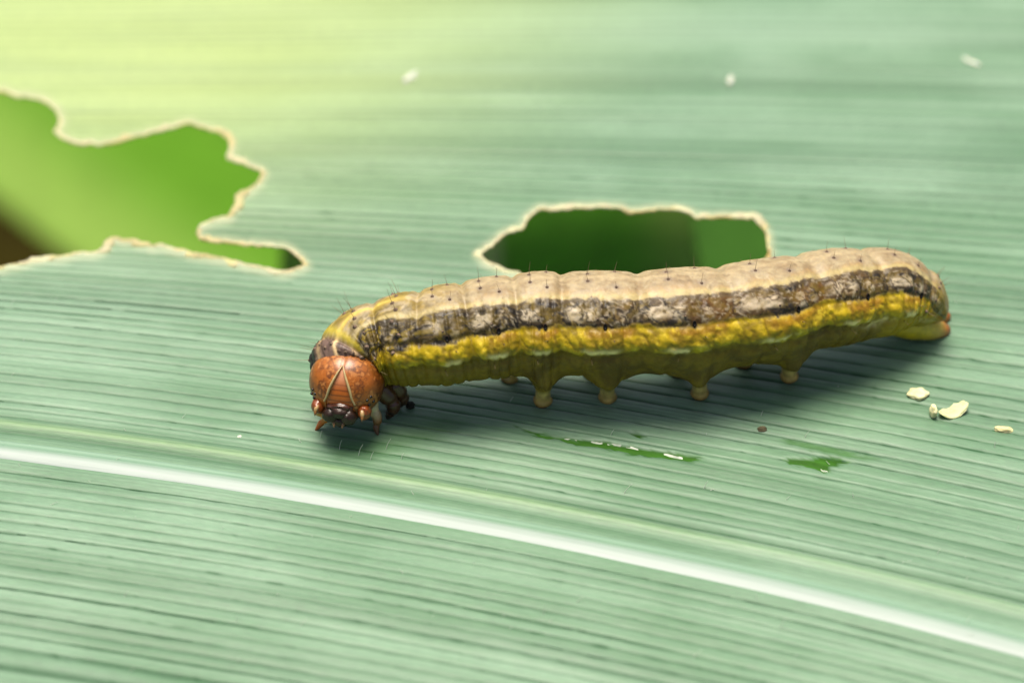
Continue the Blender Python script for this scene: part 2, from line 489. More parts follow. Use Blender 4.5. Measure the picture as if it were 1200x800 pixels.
# chewed edges: an uneven dry lip following each hole
def rim(P, seed, name='chewed_edge'):
    n = len(P); r = np.random.default_rng(seed)
    w = at(P[:, 0], P[:, 1]); w[:, 2] = leaf_z(w[:, 0], w[:, 1])
    nn = n * 3
    i = np.arange(nn) / 3.0
    j = np.floor(i).astype(int); f = (i - j)[:, None]
    p = w[j % n] * (1 - f) + w[(j + 1) % n] * f
    th = np.arange(nn)
    T = np.roll(p, -2, 0) - np.roll(p, 2, 0); T /= np.linalg.norm(T, axis=1)[:, None] + 1e-9
    up = np.array([0, 0, 1.0]); side = np.cross(T, up)     # outward or inward, both fine
    area = 0.5 * np.sum(w[:, 0] * np.roll(w[:, 1], -1) - np.roll(w[:, 0], -1) * w[:, 1])
    if area < 0: side = -side                              # now points away from the hole
    wid = 0.045 + 0.17 * sm(.4, .95, vnoise(th * .10, seed, 0, 40)) + 0.10 * vnoise(th * .4, seed, 0, 41)
    hgt = 0.055 + 0.05 * vnoise(th * .12, seed + 5, 0, 42)
    seg = 10
    a = np.linspace(0, 2 * np.pi, seg, endpoint=False)
    jag = 0.75 + 0.5 * np.random.default_rng(seed).random((nn, seg))
    Vv = p[:, None, :] + side[:, None, :] * ((np.cos(a)[None, :] * jag + .75) * wid[:, None])[:, :, None]
    Vv = Vv + up[None, None, :] * ((np.sin(a)[None, :] * jag + .15) * hgt[:, None] + .13)[:, :, None]
    cr = mix(np.broadcast_to(np.array([.88, .83, .68]), (nn, 3)), np.array([.80, .74, .50]), sm(.45, .75, vnoise(th * .05, seed, 0, 43)))
    cr = mix(cr, np.array([.55, .33, .06]), .6 * sm(.90, .96, vnoise(th * .06, seed + 9, 0, 44)))
    q = grid_quads(nn + 1, seg, True); q = np.where(q >= nn * seg, q - nn * seg, q)
    return obj(name, Vv.reshape(-1, 3), q, None, M_rim, leaf, np.repeat(cr, seg, 0))
rim(HOLE_A, 1); rim(HOLE_B, 2)

# midrib: broad low glossy ridge
mx = np.unique(np.concatenate([np.linspace(-2600, -130, 60), np.arange(-130, 1331, 6.0), np.linspace(1330, 3800, 60)]))
mo = np.linspace(-1, 1, 41)
w0 = at(mx, vein_y(mx, np.full(len(mx), MID0 - 5)))
T = np.gradient(w0, axis=0); T /= np.linalg.norm(T, axis=1)[:, None]
side = np.stack([-T[:, 1], T[:, 0], np.zeros(len(mx))], 1)       # away from camera
half = (0.90 + 0.28 * sm(-100, 1300, mx)) * (1 - 0.7 * np.clip(np.abs(mx - 600) - 1000, 0, None) / 2300)
MV = w0[:, None, :] + side[:, None, :] * (mo[None, :] * half[:, None])[:, :, None]
MV = MV.reshape(-1, 3)
oo = np.tile(mo, len(mx)); uu = np.repeat(w0[:, 0], len(mo))
prof = 0.36 * (1 - np.abs(oo) ** 2.2) - 0.10 - 0.10 * np.exp(-((oo - .35) / .2) ** 2)
MV[:, 2] = leaf_z(MV[:, 0], MV[:, 1]) + prof + 0.02 * (fbm(uu * .15, oo * 6, 0, 50) - .5)
sn = fbm(uu * .04, oo * 4.0, 0, 52)
mc = mix(np.broadcast_to(np.array([.35, .41, .38]), (len(uu), 3)), np.array([.19, .32, .22]), sm(-.60, .35, oo + .5 * (sn - .5)))
mc = mix(mc, np.array([.18, .31, .21]), np.maximum(sm(.55, 1.0, oo), sm(.86, 1.0, -oo)))
mc = mc * (.90 + .2 * fbm(uu * .03, oo * 14, 0, 53))[:, None]
obj('midrib', MV, grid_quads(len(mx), len(mo)), None, M_mid, leaf, mc, np.stack([uu, oo * 1.6], 1))

# torn skin flakes on the wear marks, and scattered fine hairs
for (x0, y0, x1, y1) in ((640, 512, 676, 518), (712, 521, 748, 527), (778, 533, 800, 538), (962, 551, 972, 556), (690, 518, 706, 521)):
    n = 14; t = np.linspace(0, 1, n)
    g = np.array([ground(x0 + (x1 - x0) * k, y0 + (y1 - y0) * k + .5 * math.sin(5 * k + x0)) for k in t])
    bot = g + np.array([0, 0, -.02]); 
    top = g + np.array([0, .05, 0])[None, :] + np.stack([np.zeros(n), .10 * vnoise(t * 7, x0, 0, 55), .01 + .05 * vnoise(t * 6, x0, 0, 56) * np.sin(np.pi * t)], 1)
    th_ = np.array([0, .02, .0])
    vv = np.stack([bot, top, top + th_, bot + th_], 1).reshape(-1, 3)
    obj('torn_flake', vv, grid_quads(n, 4, True), None, M_hair, leaf, smooth=False)
hb = Bag()
hp = [(730, 580, .9, 20), (914, 738, .8, 5), (1047, 662, .9, 70), (637, 722, .9, -5), (810, 772, .8, 30), (212, 492, .5, 20), (1002, 585, .6, -30), (420, 535, .9, 3), (398, 528, .8, -4), (452, 528, .9, 6), (434, 540, .7, 2), (376, 515, .7, -8), (942, 515, .7, 12), (715, 512, .6, 8), (470, 540, .6, 0), (350, 735, .7, 25)]
r2 = np.random.default_rng(11)
for _ in range(90):
    hp.append((r2.uniform(-60, 1260), r2.uniform(345, 790), r2.uniform(.25, .7), r2.uniform(-60, 60)))
for x, y, L_, an in hp:
    p = ground(x, y); a_ = math.radians(an)
    d = np.array([math.sin(a_) * .8, .25, math.cos(a_) * .8]); t = np.linspace(0, 1, 5)
    P = p + d[None, :] * (t * L_)[:, None] + np.array([.2, 0, -.12])[None, :] * (t ** 2 * L_)[:, None] - np.array([0, 0, .04])
    vv, q = tube(P, np.linspace(.020, .008, 5), 5, cap=False); hb.add(vv, q)
o = hb.build('leaf_hairs', M_hair, leaf); o['kind'] = 'stuff'

# ------------------------------------------------------------------ ground and the leaves below
g = 40000.0
soil = obj('ground', np.array([[-g, -g, -620], [g, -g, -620], [g, g, -620], [-g, g, -620]]), [[0, 1, 2, 3]], None, M_soil, None, org=np.array([0, 0, -620.0]))
tag(soil, kind='structure')

def lower_leaf(label, spine, width, c0, c1, lift=4.0):
    P = spline(spine, 60)
    T = np.gradient(P, axis=0); T /= np.linalg.norm(T, axis=1)[:, None]
    sd_ = np.cross(T, np.array([0, 0, 1.0])); sd_ /= np.linalg.norm(sd_, axis=1)[:, None]
    o_ = np.linspace(-1, 1, 49); t = np.linspace(0, 1, 60)
    wd = width * np.sqrt(np.clip(1 - (2 * t - 1) ** 4, 0.02, 1))
    Vv = P[:, None, :] + sd_[:, None, :] * (o_[None, :] * wd[:, None])[:, :, None]
    Vv = Vv.reshape(-1, 3)
    oo_ = np.tile(o_, 60); tt = np.repeat(t, 49)
    Vv[:, 2] += lift * np.abs(oo_) ** 1.3 + 1.2 * np.sin(tt * 22) * np.abs(oo_) ** 2 + 0.5 * (vnoise(oo_ * 14, tt * 3, 0, 60) - .5) - 1.0 * np.exp(-(oo_ / .06) ** 2)
    cc = mix(np.broadcast_to(c0, (len(oo_), 3)), c1, fbm(oo_ * 9, tt * 2.5, 0, 61))
    cc = mix(cc, np.array([.42, .50, .25]), np.exp(-(oo_ / .05) ** 2))
    cc = mix(cc, np.array([.26, .38, .08]), .8 * sm(.62, .95, np.abs(oo_)))
    root = empty('lower_leaf', P[30])
    o = obj('blade', Vv, grid_quads(60, 49), None, M_under, root, cc)
    so = o.modifiers.new('thickness', 'SOLIDIFY'); so.thickness = 0.25 * S
    mr, mq = tube(P + np.array([0, 0, -.8]), 1.1 * np.sqrt(np.clip(1 - (2 * t - 1) ** 4, .1, 1)), 8)
    obj('midrib', mr, mq, None, M_under, root, np.broadcast_to(np.array([.40, .48, .24]), (len(mr), 3)))
    tag(root, label, 'leaf', 'leaves hanging below the chewed leaf')
    return root
b1 = np.array([.115, .275, .014]); b2 = np.array([.085, .235, .010])
k = lambda x, y, z: at(float(x), float(y), z)
def edge_leaf(label, p0, p1, z, width, ext, c0, c1, flip=1, lift=4.0):
    """a leaf whose one margin passes below the two photo pixels p0, p1 at level z"""
    a = k(*p0, z); b = k(*p1, z); d = (b - a) / np.linalg.norm(b - a)
    pr = flip * np.array([d[1], -d[0], 0.0])
    m = (a + b) / 2 + pr * width
    pts_ = [m + d * t + np.array([0, 0, -abs(t) ** 1.5 * .004]) + pr * (.0006 * t * t) for t in np.linspace(-ext, ext, 5)]
    return lower_leaf(label, pts_, width, c0, c1, lift)
edge_leaf('bright green out of focus leaf seen through the larger ragged hole', (-80, 190), (120, 350), -150, 66, 230, b1, b2, -1)
edge_leaf('deep green shaded leaf right under the smaller oval hole', (806, 230), (822, 330), -30, 14.5, 60, np.array([.11, .32, .016]), np.array([.09, .27, .012]), 1, 1.5)
edge_leaf('mid green leaf showing at the blunt end of the smaller hole', (640, 200), (700, 420), -60, 26, 110, np.array([.040, .125, .012]), np.array([.034, .105, .010]), -1)

# ------------------------------------------------------------------ the caterpillar
# axis: photo pixel of the body's centre line, height above the leaf (mm), radius (mm)
AX = np.array([
    (403, 444, 2.75, 1.36), (407, 428, 3.05, 1.80), (422, 412, 3.38, 1.98), (448, 402, 3.65, 2.14), (485, 397, 3.9, 2.32), (522, 393, 4.07, 2.46), (580, 384, 4.3, 2.50),
    (640, 379, 4.4, 2.54), (720, 379, 4.4, 2.56), (800, 376, 4.4, 2.58), (880, 367, 4.3, 2.56), (950, 353, 4.05, 2.46), (1010, 345, 3.6, 2.36),
    (1045, 343, 3.2, 2.12), (1072, 349, 2.7, 1.72), (1092, 361, 2.15, 1.12), (1102, 369, 1.85, .62), (1107, 374, 1.65, .10)])
NS, NA = 760, 264
AXs = spline(AX, 2000)
Pk = AXs[:, 0]; P3 = at(AXs[:, 0], AXs[:, 1], AXs[:, 2])
arc = np.concatenate([[0], np.cumsum(np.linalg.norm(np.diff(P3, axis=0), axis=1))])
sa = np.linspace(0, arc[-1], NS)
C = np.stack([np.interp(sa, arc, P3[:, i]) for i in range(3)], 1)
for _ in range(6):
    C[1:-1] = .25 * C[:-2] + .5 * C[1:-1] + .25 * C[2:]
kx = np.interp(sa, arc, Pk); RR = np.interp(sa, arc, AXs[:, 3]) * .965
BND = np.array([403, 409.5, 448, 496, 549, 605, 657, 747, 846, 942, 1012, 1072, 1108.0])     # segment joints: T1 T2 T3 A1..A9
q = np.interp(kx, BND, np.arange(len(BND)))
Tn = np.gradient(C, axis=0); Tn /= np.linalg.norm(Tn, axis=1)[:, None]
UP = np.array([0, 0, 1.0])
side = np.cross(Tn, UP); side /= np.linalg.norm(side, axis=1)[:, None]       # towards camera for a body running right
upv = np.cross(side, Tn)
BTOP = 98.0
def body_point(i, e, r):
    e = np.radians(e)
    return C[i] + r * (math.cos(e) * side[i] + math.sin(e) * upv[i])
E = np.linspace(0, 360, NA, endpoint=False) - 90.0      # -90 = belly
qg = np.repeat(q, NA); eg = np.tile(E, NS); sg = np.repeat(sa, NA); rg = np.repeat(RR, NA)
A = np.abs((eg - BTOP + 180) % 360 - 180)               # angle from the back line
sidesgn = np.where(((eg - BTOP + 180) % 360 - 180) < 0, 1.0, -1.0)   # +1 = side facing camera
f = qg - np.floor(qg)
endf = sm(0, .5, qg)
joint = np.minimum(f, 1 - f)
disp = -0.14 * np.exp(-(joint / .08) ** 2) * sm(150, 100, A) + 0.08 * np.sin(np.pi * f) ** 2
for fr, am, wd in ((.30, .08, .035), (.55, .07, .035), (.78, .09, .04)):       # annulets
    ff = f + .04 * (vnoise(sg * .4, eg * .05, 0, 70) - .5)
    disp -= am * np.exp(-((ff - fr) / wd) ** 2) * sm(30, 60, A + 10)
ridge = np.exp(-((A - 84) / 12) ** 2) * (0.45 + .55 * np.sin(np.pi * np.clip(f * 1.05, 0, 1)))
disp += 0.20 * ridge - 0.10 * np.exp(-((A - 101) / 6) ** 2) - 0.07 * np.exp(-((A - 66) / 4) ** 2)
fold = fbm(sg * 1.7 + eg * .03, eg * .055 - sg * .25, 7, 78, 3)
disp += 0.30 * (np.abs(fold - .5) - .08) * np.exp(-((A - 84) / 16) ** 2)
disp += 0.10 * (fbm(sg * 1.1, eg * .045, 0, 72) - .5) * sm(25, 50, A) + 0.05 * (fbm(sg * 2.4, eg * .1, 3, 75) - .5)
disp += 0.04 * (vnoise(sg * 6, eg * .28, 0, 77) - .5) * sm(28, 40, A) * sm(112, 100, A)
disp *= np.clip(rg / 2.2, 0, 1)
PRO = [(636, 477, 5.62), (712, 473, 6.60), (820, 468, 7.66), (925, 448, 8.72)]    # near-side feet, segment coordinate
pro_i = []
for x, y, qq in PRO:
    i = int(np.argmin(np.abs(q - qq))); pro_i.append(i)
    for e0 in (-48.0, 228.0):
        de = (eg - e0 + 180) % 360 - 180
        disp += 0.47 * np.exp(-((sg - sa[i]) / .90) ** 2 - (de / 19) ** 2) + 0.30 * np.exp(-((sg - sa[i]) / .55) ** 2 - (de / 11) ** 2)
rad = rg + disp
flat = np.where(eg < 0, 1, 1)
BV = np.repeat(C, NA, 0) + rad[:, None] * (np.cos(np.radians(eg))[:, None] * np.repeat(side, NA, 0) + (np.sin(np.radians(eg)) * np.where(np.sin(np.radians(eg)) < 0, .97, 1.0))[:, None] * np.repeat(upv, NA, 0))
# colouring
wx = 1.1 * (fbm(sg * 1.5, eg * .07, 8.1, 79) - .5); wy = 14 * (fbm(sg * 1.5, eg * .07, 5.3, 81) - .5)
su = sg + wx; eu = eg + wy
N1 = fbm(su * 1.3, eu * .06, 1.5, 80, 4); N2 = fbm(su * 3.0, eu * .14, 2.5, 83, 4); N3 = fbm(su * 6, eu * .28, 0.5, 86, 2); N4 = fbm(sg * .55, eg * .02, 4, 88)
net = 1 - np.abs(2 * fbm(su * 2.2, eu * .11, 9.5, 84, 3) - 1)              # dark network lines
c_back = lin(208, 188, 146) * .58; c_back2 = lin(184, 158, 116) * .50; c_line = lin(216, 196, 132) * .64
c_dk = lin(38, 30, 20); c_br = lin(110, 92, 42); c_mv = lin(92, 76, 50); c_pl = lin(204, 188, 158) * .74; c_or = lin(160, 108, 16)
c_ye = lin(186, 160, 16); c_ye2 = lin(136, 114, 12); c_ol = lin(122, 98, 10); c_ol2 = lin(94, 72, 6); c_wh = lin(250, 226, 160)
front = sm(5.0, 2.0, qg)
Aw = A + 9 * (N1 - .5) + 8 * (N2 - .5)
cb = mix(np.broadcast_to(c_back, (len(sg), 3)), c_back2, sm(.35, .7, N2 * .5 + N1 * .5))
cb = mix(cb, c_back * 1.2, .5 * np.exp(-(A / 5) ** 2))
cb = mix(cb, lin(205, 165, 100) * .62, .5 * sm(15, 27, Aw) * sm(.35, .6, N1))
cb = mix(cb, c_back2 * .78, .45 * sm(.62, .75, N3))
cb = mix(cb, c_ye2 * 1.1, .75 * front * sm(.38, .6, N1) )
cb = mix(cb, lin(112, 98, 50) * .8, .7 * front * sm(.40, .58, N2) * sm(6, 14, A))
cb = mix(cb, lin(70, 62, 40), .55 * front * sm(.80, .95, net) * sm(12, 24, A))
for fr_, am_ in ((.34, 8), (.70, 17)):      # grey pigment round the bristle bases
    dd = ((f - fr_) * 3.2) ** 2 + ((A - am_) * .043) ** 2
    cb = mix(cb, lin(112, 98, 88), .75 * np.exp(-dd / .03) * sm(2.9, 3.1, qg))
bc = mix(cb, c_line, np.exp(-((Aw - 29) / 3.6) ** 2) * (.95 - .4 * sm(.4, .65, N2)))
low = 62 + 5 * np.sin(np.pi * f) ** 2 + 9 * front
inb = sm(31, 34, Aw) * sm(low + 2, low - 2, Aw)
db = mix(np.broadcast_to(c_br, (len(sg), 3)), c_dk, sm(.38, .54, N2))
db = mix(db, c_mv, .7 * sm(.45, .6, N1))
patch = sm(.02, .14, f) * sm(.56, .40, f) * sm(40, 46, Aw) * sm(59, 53, Aw)
patch2 = sm(.62, .67, f) * sm(.80, .74, f) * sm(46, 50, Aw) * sm(63, 58, Aw)
db = mix(db, c_pl, np.clip(1.1 * patch * sm(.24, .48, N2) + patch2 * sm(.42, .55, N2), 0, 1))
db = mix(db, c_dk * .6, .8 * sm(.86, .97, net))
dk2 = np.exp(-((f - .56) / .08) ** 2) * sm(33, 38, Aw) + .8 * np.exp(-((f - .95) / .07) ** 2) + .7 * np.exp(-((Aw - low + 2) / 3) ** 2)
db = mix(db, c_dk * .45, np.clip(1.25 * dk2 * sm(.28, .50, N1), 0, 1) * (1 - .4 * sm(6.5, 7.5, qg)))
org_ = sm(5.8, 7.2, qg) * sm(10.2, 9.2, qg) * sm(.42, .58, N4 * .4 + N1 * .6) * (.4 + .6 * sm(.40, .7, f))
db = mix(db, c_or * .8, .3 * org_)
db = mix(db, lin(120, 98, 26), .38 * sm(.50, .62, fbm(su * 2.1, eu * .10, 6.5, 85, 3)))
db = mix(db, c_mv * .75, .75 * sm(38.5, 36, Aw) * sm(.32, .5, N2 + .08))
db = mix(db, c_pl, .45 * sm(.56, .72, N3) * sm(.4, .6, N1 + .1))
db = mix(db, c_dk * .5, front * .7 * sm(.42, .56, N1))
db = mix(db, c_ye2, front * .8 * sm(.50, .60, N2))
bc = mix(bc, db, inb)
# yellow fold
iny = sm(low - 2, low + 2, Aw)
crest = sm(.02, .16, np.abs(fold - .5))
yb = mix(np.broadcast_to(c_ye2, (len(sg), 3)), c_ye, crest * .8 + .2 * sm(.4, .6, N2))
yb = mix(yb, c_or * .75, .7 * np.exp(-((Aw - low - 6) / 5.5) ** 2) * sm(.22, .4, f) * sm(1.0, .85, f) * sm(3.5, 5, qg))
yb = mix(yb, c_ol, .55 * sm(.50, .66, N1))
yb = mix(yb, lin(226, 200, 60), .6 * sm(.58, .7, N2) * crest)
bc = mix(bc, yb, iny)
bel = 90 + 6 * np.sin(np.pi * f)
inl = sm(bel - 1.5, bel + 3, Aw)
lb = mix(np.broadcast_to(c_ol, (len(sg), 3)), c_ol2, sm(.35, .65, N1))
lb = mix(lb, c_ye2 * .85, .45 * sm(.55, .7, N2))
lb = mix(lb, c_ye2, .45 * sm(5.2, 3.0, qg))
lb = mix(lb, c_ye, .6 * sm(9.6, 10.5, qg))
bc = mix(bc, lb, inl)
cres = np.exp(-((f - .50) / .22) ** 4) * np.exp(-((A - (87 + 6 * np.sin(np.pi * f)) + 5 * (N1 - .5)) / 3.4) ** 2)
bc = mix(bc, c_wh, np.clip(cres * 1.2 * sm(.36, .52, N1), 0, 1) * sm(2.5, 4, qg) * .9)
# pale stripe at the tail
bc = mix(bc, c_wh * .9, .8 * sm(9.3, 9.8, qg) * np.exp(-((A - 96 - 5 * np.sin(qg * 4)) / 5) ** 2) * sm(.3, .5, N1))
bc = mix(bc, c_ye2, .6 * sm(10.9, 11.4, qg) * sm(.35, .55, N1))
bc = mix(bc, lin(150, 80, 20), sm(11.75, 11.95, qg) * sm(60, 80, A))
# prothoracic plate
pl = sm(1.08, 1.0, qg + .03 * (N1 - .5))
pc = mix(np.broadcast_to(lin(122, 98, 86) * .8, (len(sg), 3)), lin(78, 60, 52), sm(.4, .65, N2))
pc = mix(pc, lin(220, 190, 140) * .9, np.exp(-(A / 3.6) ** 2))
pc = mix(pc, lin(190, 160, 120) * .8, np.exp(-((A - 36) / 5) ** 2))
pc = mix(pc, lin(30, 25, 24), sm(44, 52, A))
pc = mix(pc, lin(120, 60, 30) * .6, sm(.16, .04, qg))
bc = mix(bc, pc, pl * sm(120, 95, A))
bc = mix(bc, lin(205, 185, 60) * .8, .8 * np.exp(-((qg - 1.12) / .07) ** 2) * sm(60, 40, A))
bc = mix(bc, lin(215, 190, 90) * .9, .7 * np.exp(-(A / 4) ** 2) * sm(3.2, 2, qg) * sm(1, 1.1, qg))

base_pt = np.array([C[NS // 2, 0], C[NS // 2, 1], 0.0])
cat = empty('caterpillar', base_pt)
tag(cat, 'striped olive and beige caterpillar with orange-brown head standing on the leaf', 'caterpillar')
tip0 = C[0] - Tn[0] * 0.05; tip1 = C[-1] + Tn[-1] * 0.05
nv = len(BV)
BVx = np.vstack([BV, tip0, tip1]); bcx = np.vstack([bc, bc[0], bc[-1]])
j = np.arange(NA); j2 = (j + 1) % NA
caps = np.vstack([np.stack([j2, j, np.full(NA, nv)], 1), np.stack([(NS - 1) * NA + j, (NS - 1) * NA + j2, np.full(NA, nv + 1)], 1)])
body = obj('body', BVx, grid_quads(NS, NA, True)[:, ::-1], caps[:, ::-1], M_skin, cat, bcx)

def surf(qq, e, lift=0.0):
    i = int(np.argmin(np.abs(q - qq))); jj = int(round((e + 90) / 360 * NA)) % NA
    p = BV[i * NA + jj]; n = math.cos(math.radians(e)) * side[i] + math.sin(math.radians(e)) * upv[i]
    return p + n * lift, n, Tn[i]

# prolegs
def leg_cols(n, stops):
    t = np.linspace(0, 1, n); xs_ = [s[0] for s in stops]
    return np.stack([np.interp(t, xs_, [s[1][c] for s in stops]) for c in range(3)], 1)
def proleg(i, foot, e0, hook=True):
    e = math.radians(e0)
    top = C[i] + 1.55 * (math.cos(e) * side[i] + math.sin(e) * upv[i])
    n = 26; t = np.linspace(0, 1, n)
    mid_ = top * .45 + foot * .55 + np.array([0, 0, .25]); mid_[:2] = top[:2] * .3 + foot[:2] * .7
    P = ((1 - t) ** 2)[:, None] * top + (2 * t * (1 - t))[:, None] * mid_ + (t ** 2)[:, None] * (foot + np.array([0, 0, .12]))
    R = np.interp(t, [0, .3, .5, .66, .80, .90, .96, 1.0], [1.0, .92, .64, .42, .35, .36, .46, .42]) 
    R = R * (1 + .05 * np.sin(t * 40))
    vv, qd = tube(P, R, 22)
    vv = vv + 0.05 * (np.stack([vnoise(vv[:, 0] * 3, vv[:, 1] * 3, vv[:, 2] * 3, 90 + c) for c in range(3)], 1) - .5)
    cc = leg_cols(len(P) + 4, [(0, c_ol2), (.45, c_ol), (.62, lin(150, 125, 40)), (.72, lin(212, 188, 108)), (.86, lin(202, 172, 92)), (.93, lin(120, 80, 30)), (1, lin(170, 120, 50))])
    cc = np.repeat(cc, 22, 0) * (0.75 + .5 * vnoise(vv[:, 0] * 4, vv[:, 1] * 4, vv[:, 2] * 4, 94))[:, None]
    return obj('proleg', vv, qd, None, M_limb, cat, cc)
for (x, y, qq), i in zip(PRO, pro_i):
    fp = ground(x, y - 4); proleg(i, fp, -50)
    ff_ = fp - side[i] * np.array([1, 1, 0]) * 1.9 + Tn[i] * np.array([1, 1, 0]) * (-1.6 if qq < 6 or qq > 8 else -.7); ff_[2] = leaf_z(ff_[0], ff_[1])
    proleg(i, ff_, 230)
def clasper(sgn):
    i = int(np.argmin(np.abs(q - 10.55)))
    top = C[i] + (-1.05) * upv[i] + sgn * .55 * side[i]
    foot = ground(1107, 390) + (0 if sgn > 0 else 1) * np.array([0.15, 1.1, 0]); foot[2] = leaf_z(foot[0], foot[1])
    t = np.linspace(0, 1, 20)
    P = top + (foot + np.array([0, 0, .16]) - top) * t[:, None]; P[:, 2] -= .10 * np.sin(np.pi * t)
    vv, qd = tube(P, np.interp(t, [0, .4, .75, .9, 1], [.85, .80, .62, .46, .34]), 20)
    cc = np.repeat(leg_cols(24, [(0, c_ye), (.5, c_ye), (.72, lin(205, 170, 60)), (.88, lin(170, 85, 20)), (1, lin(140, 60, 15))]), 20, 0)
    obj('clasper', vv, qd, None, M_limb, cat, cc)
clasper(1); clasper(-1)

# spiracles
a16 = np.linspace(0, 2 * np.pi, 14, endpoint=False)
for qs in (3.52, 4.58, 5.62, 6.56, 7.56, 8.64, 9.64, 10.72):
    for sg_ in (1, -1):
        e = BTOP - sg_ * 64
        p, n, tt = surf(qs, e, 0.0); u_ = np.cross(n, tt); u_ /= np.linalg.norm(u_)
        rings = []
        for rr, hh in ((1.25, -.03), (1.15, .05), (.95, .075), (.75, .05), (.3, .035), (.02, .03)):
            rings.append(p + n * hh + rr * (.085 * np.cos(a16)[:, None] * tt + .140 * np.sin(a16)[:, None] * u_))
        cc = np.repeat(np.array([lin(60, 40, 20), lin(50, 35, 20), lin(14, 11, 9), lin(8, 7, 6), lin(8, 7, 6), lin(8, 7, 6)]), 14, 0)
        obj('spiracle', np.vstack(rings), grid_quads(6, 14, True), None, M_spir, cat, cc)
# bristles on their little grey bases
bb = Bag()
r3 = np.random.default_rng(21)
def bristle(qs, e, L_=.75, base=.12, dark=True, lean=0.0):
    p, n, tt = surf(qs, e)
    n = n + tt * (lean + r3.uniform(-.25, .25)) + np.array([0, 0, .25]); n /= np.linalg.norm(n)
    P = np.array([p - n * .08, p + n * .01, p + n * .05]); v_, q_ = tube(P, [base * 1.15, base, base * .4], 10)
    bb.add(v_, q_, lin(112, 94, 80) if dark else lin(120, 96, 30))
    t = np.linspace(0, 1, 7); bend = np.array([r3.uniform(-.2, .2), r3.uniform(-.2, .2), -.1])
    P = p + n * (t * L_)[:, None] + bend * (t ** 2 * L_ * .5)[:, None]
    v_, q_ = tube(P, np.linspace(.012, .005, 7), 6, cap=False); bb.add(v_, q_, lin(128, 110, 84))
for s_ in range(3, 11):
    for sg_ in (1, -1):
        bristle(s_ + .34, BTOP - sg_ * 8, r3.uniform(.5, .8), .085); bristle(s_ + .70, BTOP - sg_ * 17, r3.uniform(.4, .7), .08)
        bristle(s_ + .46, BTOP - sg_ * 56, .4, .06); bristle(s_ + .66, BTOP - sg_ * 78, .6, .035, False)
        bristle(s_ + .40, BTOP - sg_ * 103, .5, .03, False)
for s_ in (1, 2):
    for e in (8, 20, 36, 55, 75):
        for sg_ in (1, -1): bristle(s_ + .5 + r3.uniform(-.1, .1), BTOP - sg_ * e, r3.uniform(.6, 1.0), .11, lean=-.3)
for e in (6, 18, 32, 48, 62, 80):
    for sg_ in (1, -1): bristle(.5 + r3.uniform(-.15, .15), BTOP - sg_ * e, r3.uniform(.6, 1.0), .09, lean=-.4)
for e in (10, 25, 50, 80):
    for sg_ in (1, -1): bristle(11.2 + r3.uniform(-.1, .1), BTOP - sg_ * e, r3.uniform(.5, .8), .09, lean=.3)
ob = bb.build('bristles', M_seta, cat); ob['kind'] = 'stuff'

# head: its own frame (hx right in the picture, hy up the face, hz out of the face)
HC = at(407.0, 445.0, 2.72) + np.array([0, -.15, .10])
yaw, pit = math.radians(-11), math.radians(28)
hz = np.array([math.sin(yaw) * math.cos(pit), -math.cos(yaw) * math.cos(pit), math.sin(pit)])
hx = np.cross(np.array([0, 0, 1.0]), hz); hx = np.array([math.cos(yaw), math.sin(yaw), 0.0])
hy = np.cross(hz, hx)
hx = np.cross(hy, hz)
HW, HH, HD = 1.80, 1.92, 1.58
def head_shape(ax, ay, az):
    """unit sphere direction -> local mm"""
    sgnp = lambda v, p: np.sign(v) * np.abs(v) ** p
    x = HW * sgnp(ax, .97) * (1 - .10 * sm(-.2, -1, ay)) ; y = HH * ay * np.where(ay > 0, .80, 1.0); z = HD * sgnp(az, .92)
    y = y - 0.025 * np.exp(-(x / .25) ** 2) * sm(.2, 1.0, ay)                    # cleft between the lobes
    z = z - 0.04 * np.exp(-(x / .12) ** 2) * sm(.1, .8, ay) * (az > 0)
    z = z - .10 * sm(.05, .0, np.abs(x) - .62 * sm(1.1, -1.0, y) ) * sm(-1.25, -1.0, y) * sm(.95, .7, y) * (az > 0)   # sunken face triangle
    return np.stack([x, y, z], -1)
def head_pt(x, y, lift=0.0):
    """front surface at local x,y"""
    best = None
    ax = np.sign(x) * (abs(x) / HW) ** (1 / .97); ay = y / (HH * (.80 if y > 0 else 1.0))
    az = math.sqrt(max(0.0, 1 - ax * ax - ay * ay))
    p = head_shape(np.array([ax]), np.array([ay]), np.array([az]))[0]
    n = np.array([p[0] / HW ** 2, p[1] / HH ** 2, p[2] / HD ** 2 + .001]); n /= np.linalg.norm(n)
    p = np.array([x, y, p[2]]) + n * lift
    return p
toW = lambda p: HC + np.atleast_2d(p) @ np.stack([hx, hy, hz])
n1, n2 = 200, 260
la = np.linspace(0.002, np.pi - .002, n1)[:, None]; lo_ = np.linspace(0, 2 * np.pi, n2, endpoint=False)[None, :]
az = np.cos(la) + 0 * lo_; ax = np.sin(la) * np.cos(lo_); ay = np.sin(la) * np.sin(lo_)
hl = head_shape(ax.ravel(), ay.ravel(), az.ravel())
X_, Y_, Z_ = hl.T
hn1 = fbm(X_ * 2.2, Y_ * 2.2, Z_ * 2.2, 100); hn2 = fbm(X_ * 5, Y_ * 5, Z_ * 5, 103); hn3 = vnoise(X_ * 9, Y_ * 9, Z_ * 9, 106)
cell = np.abs(fbm(X_ * 5 + .6 * hn1, Y_ * 5, Z_ * 5, 107, 3) - .5)
h_or = lin(158, 86, 18); h_br = lin(98, 48, 12); h_pk = lin(160, 102, 52)
hc = mix(np.broadcast_to(h_or, (len(X_), 3)), h_br, sm(.38, .66, hn1 * .5 + hn2 * .5))
hc = mix(hc, h_pk * .85, .5 * sm(.2, 1.3, Y_ + .5 * (hn1 - .5)))
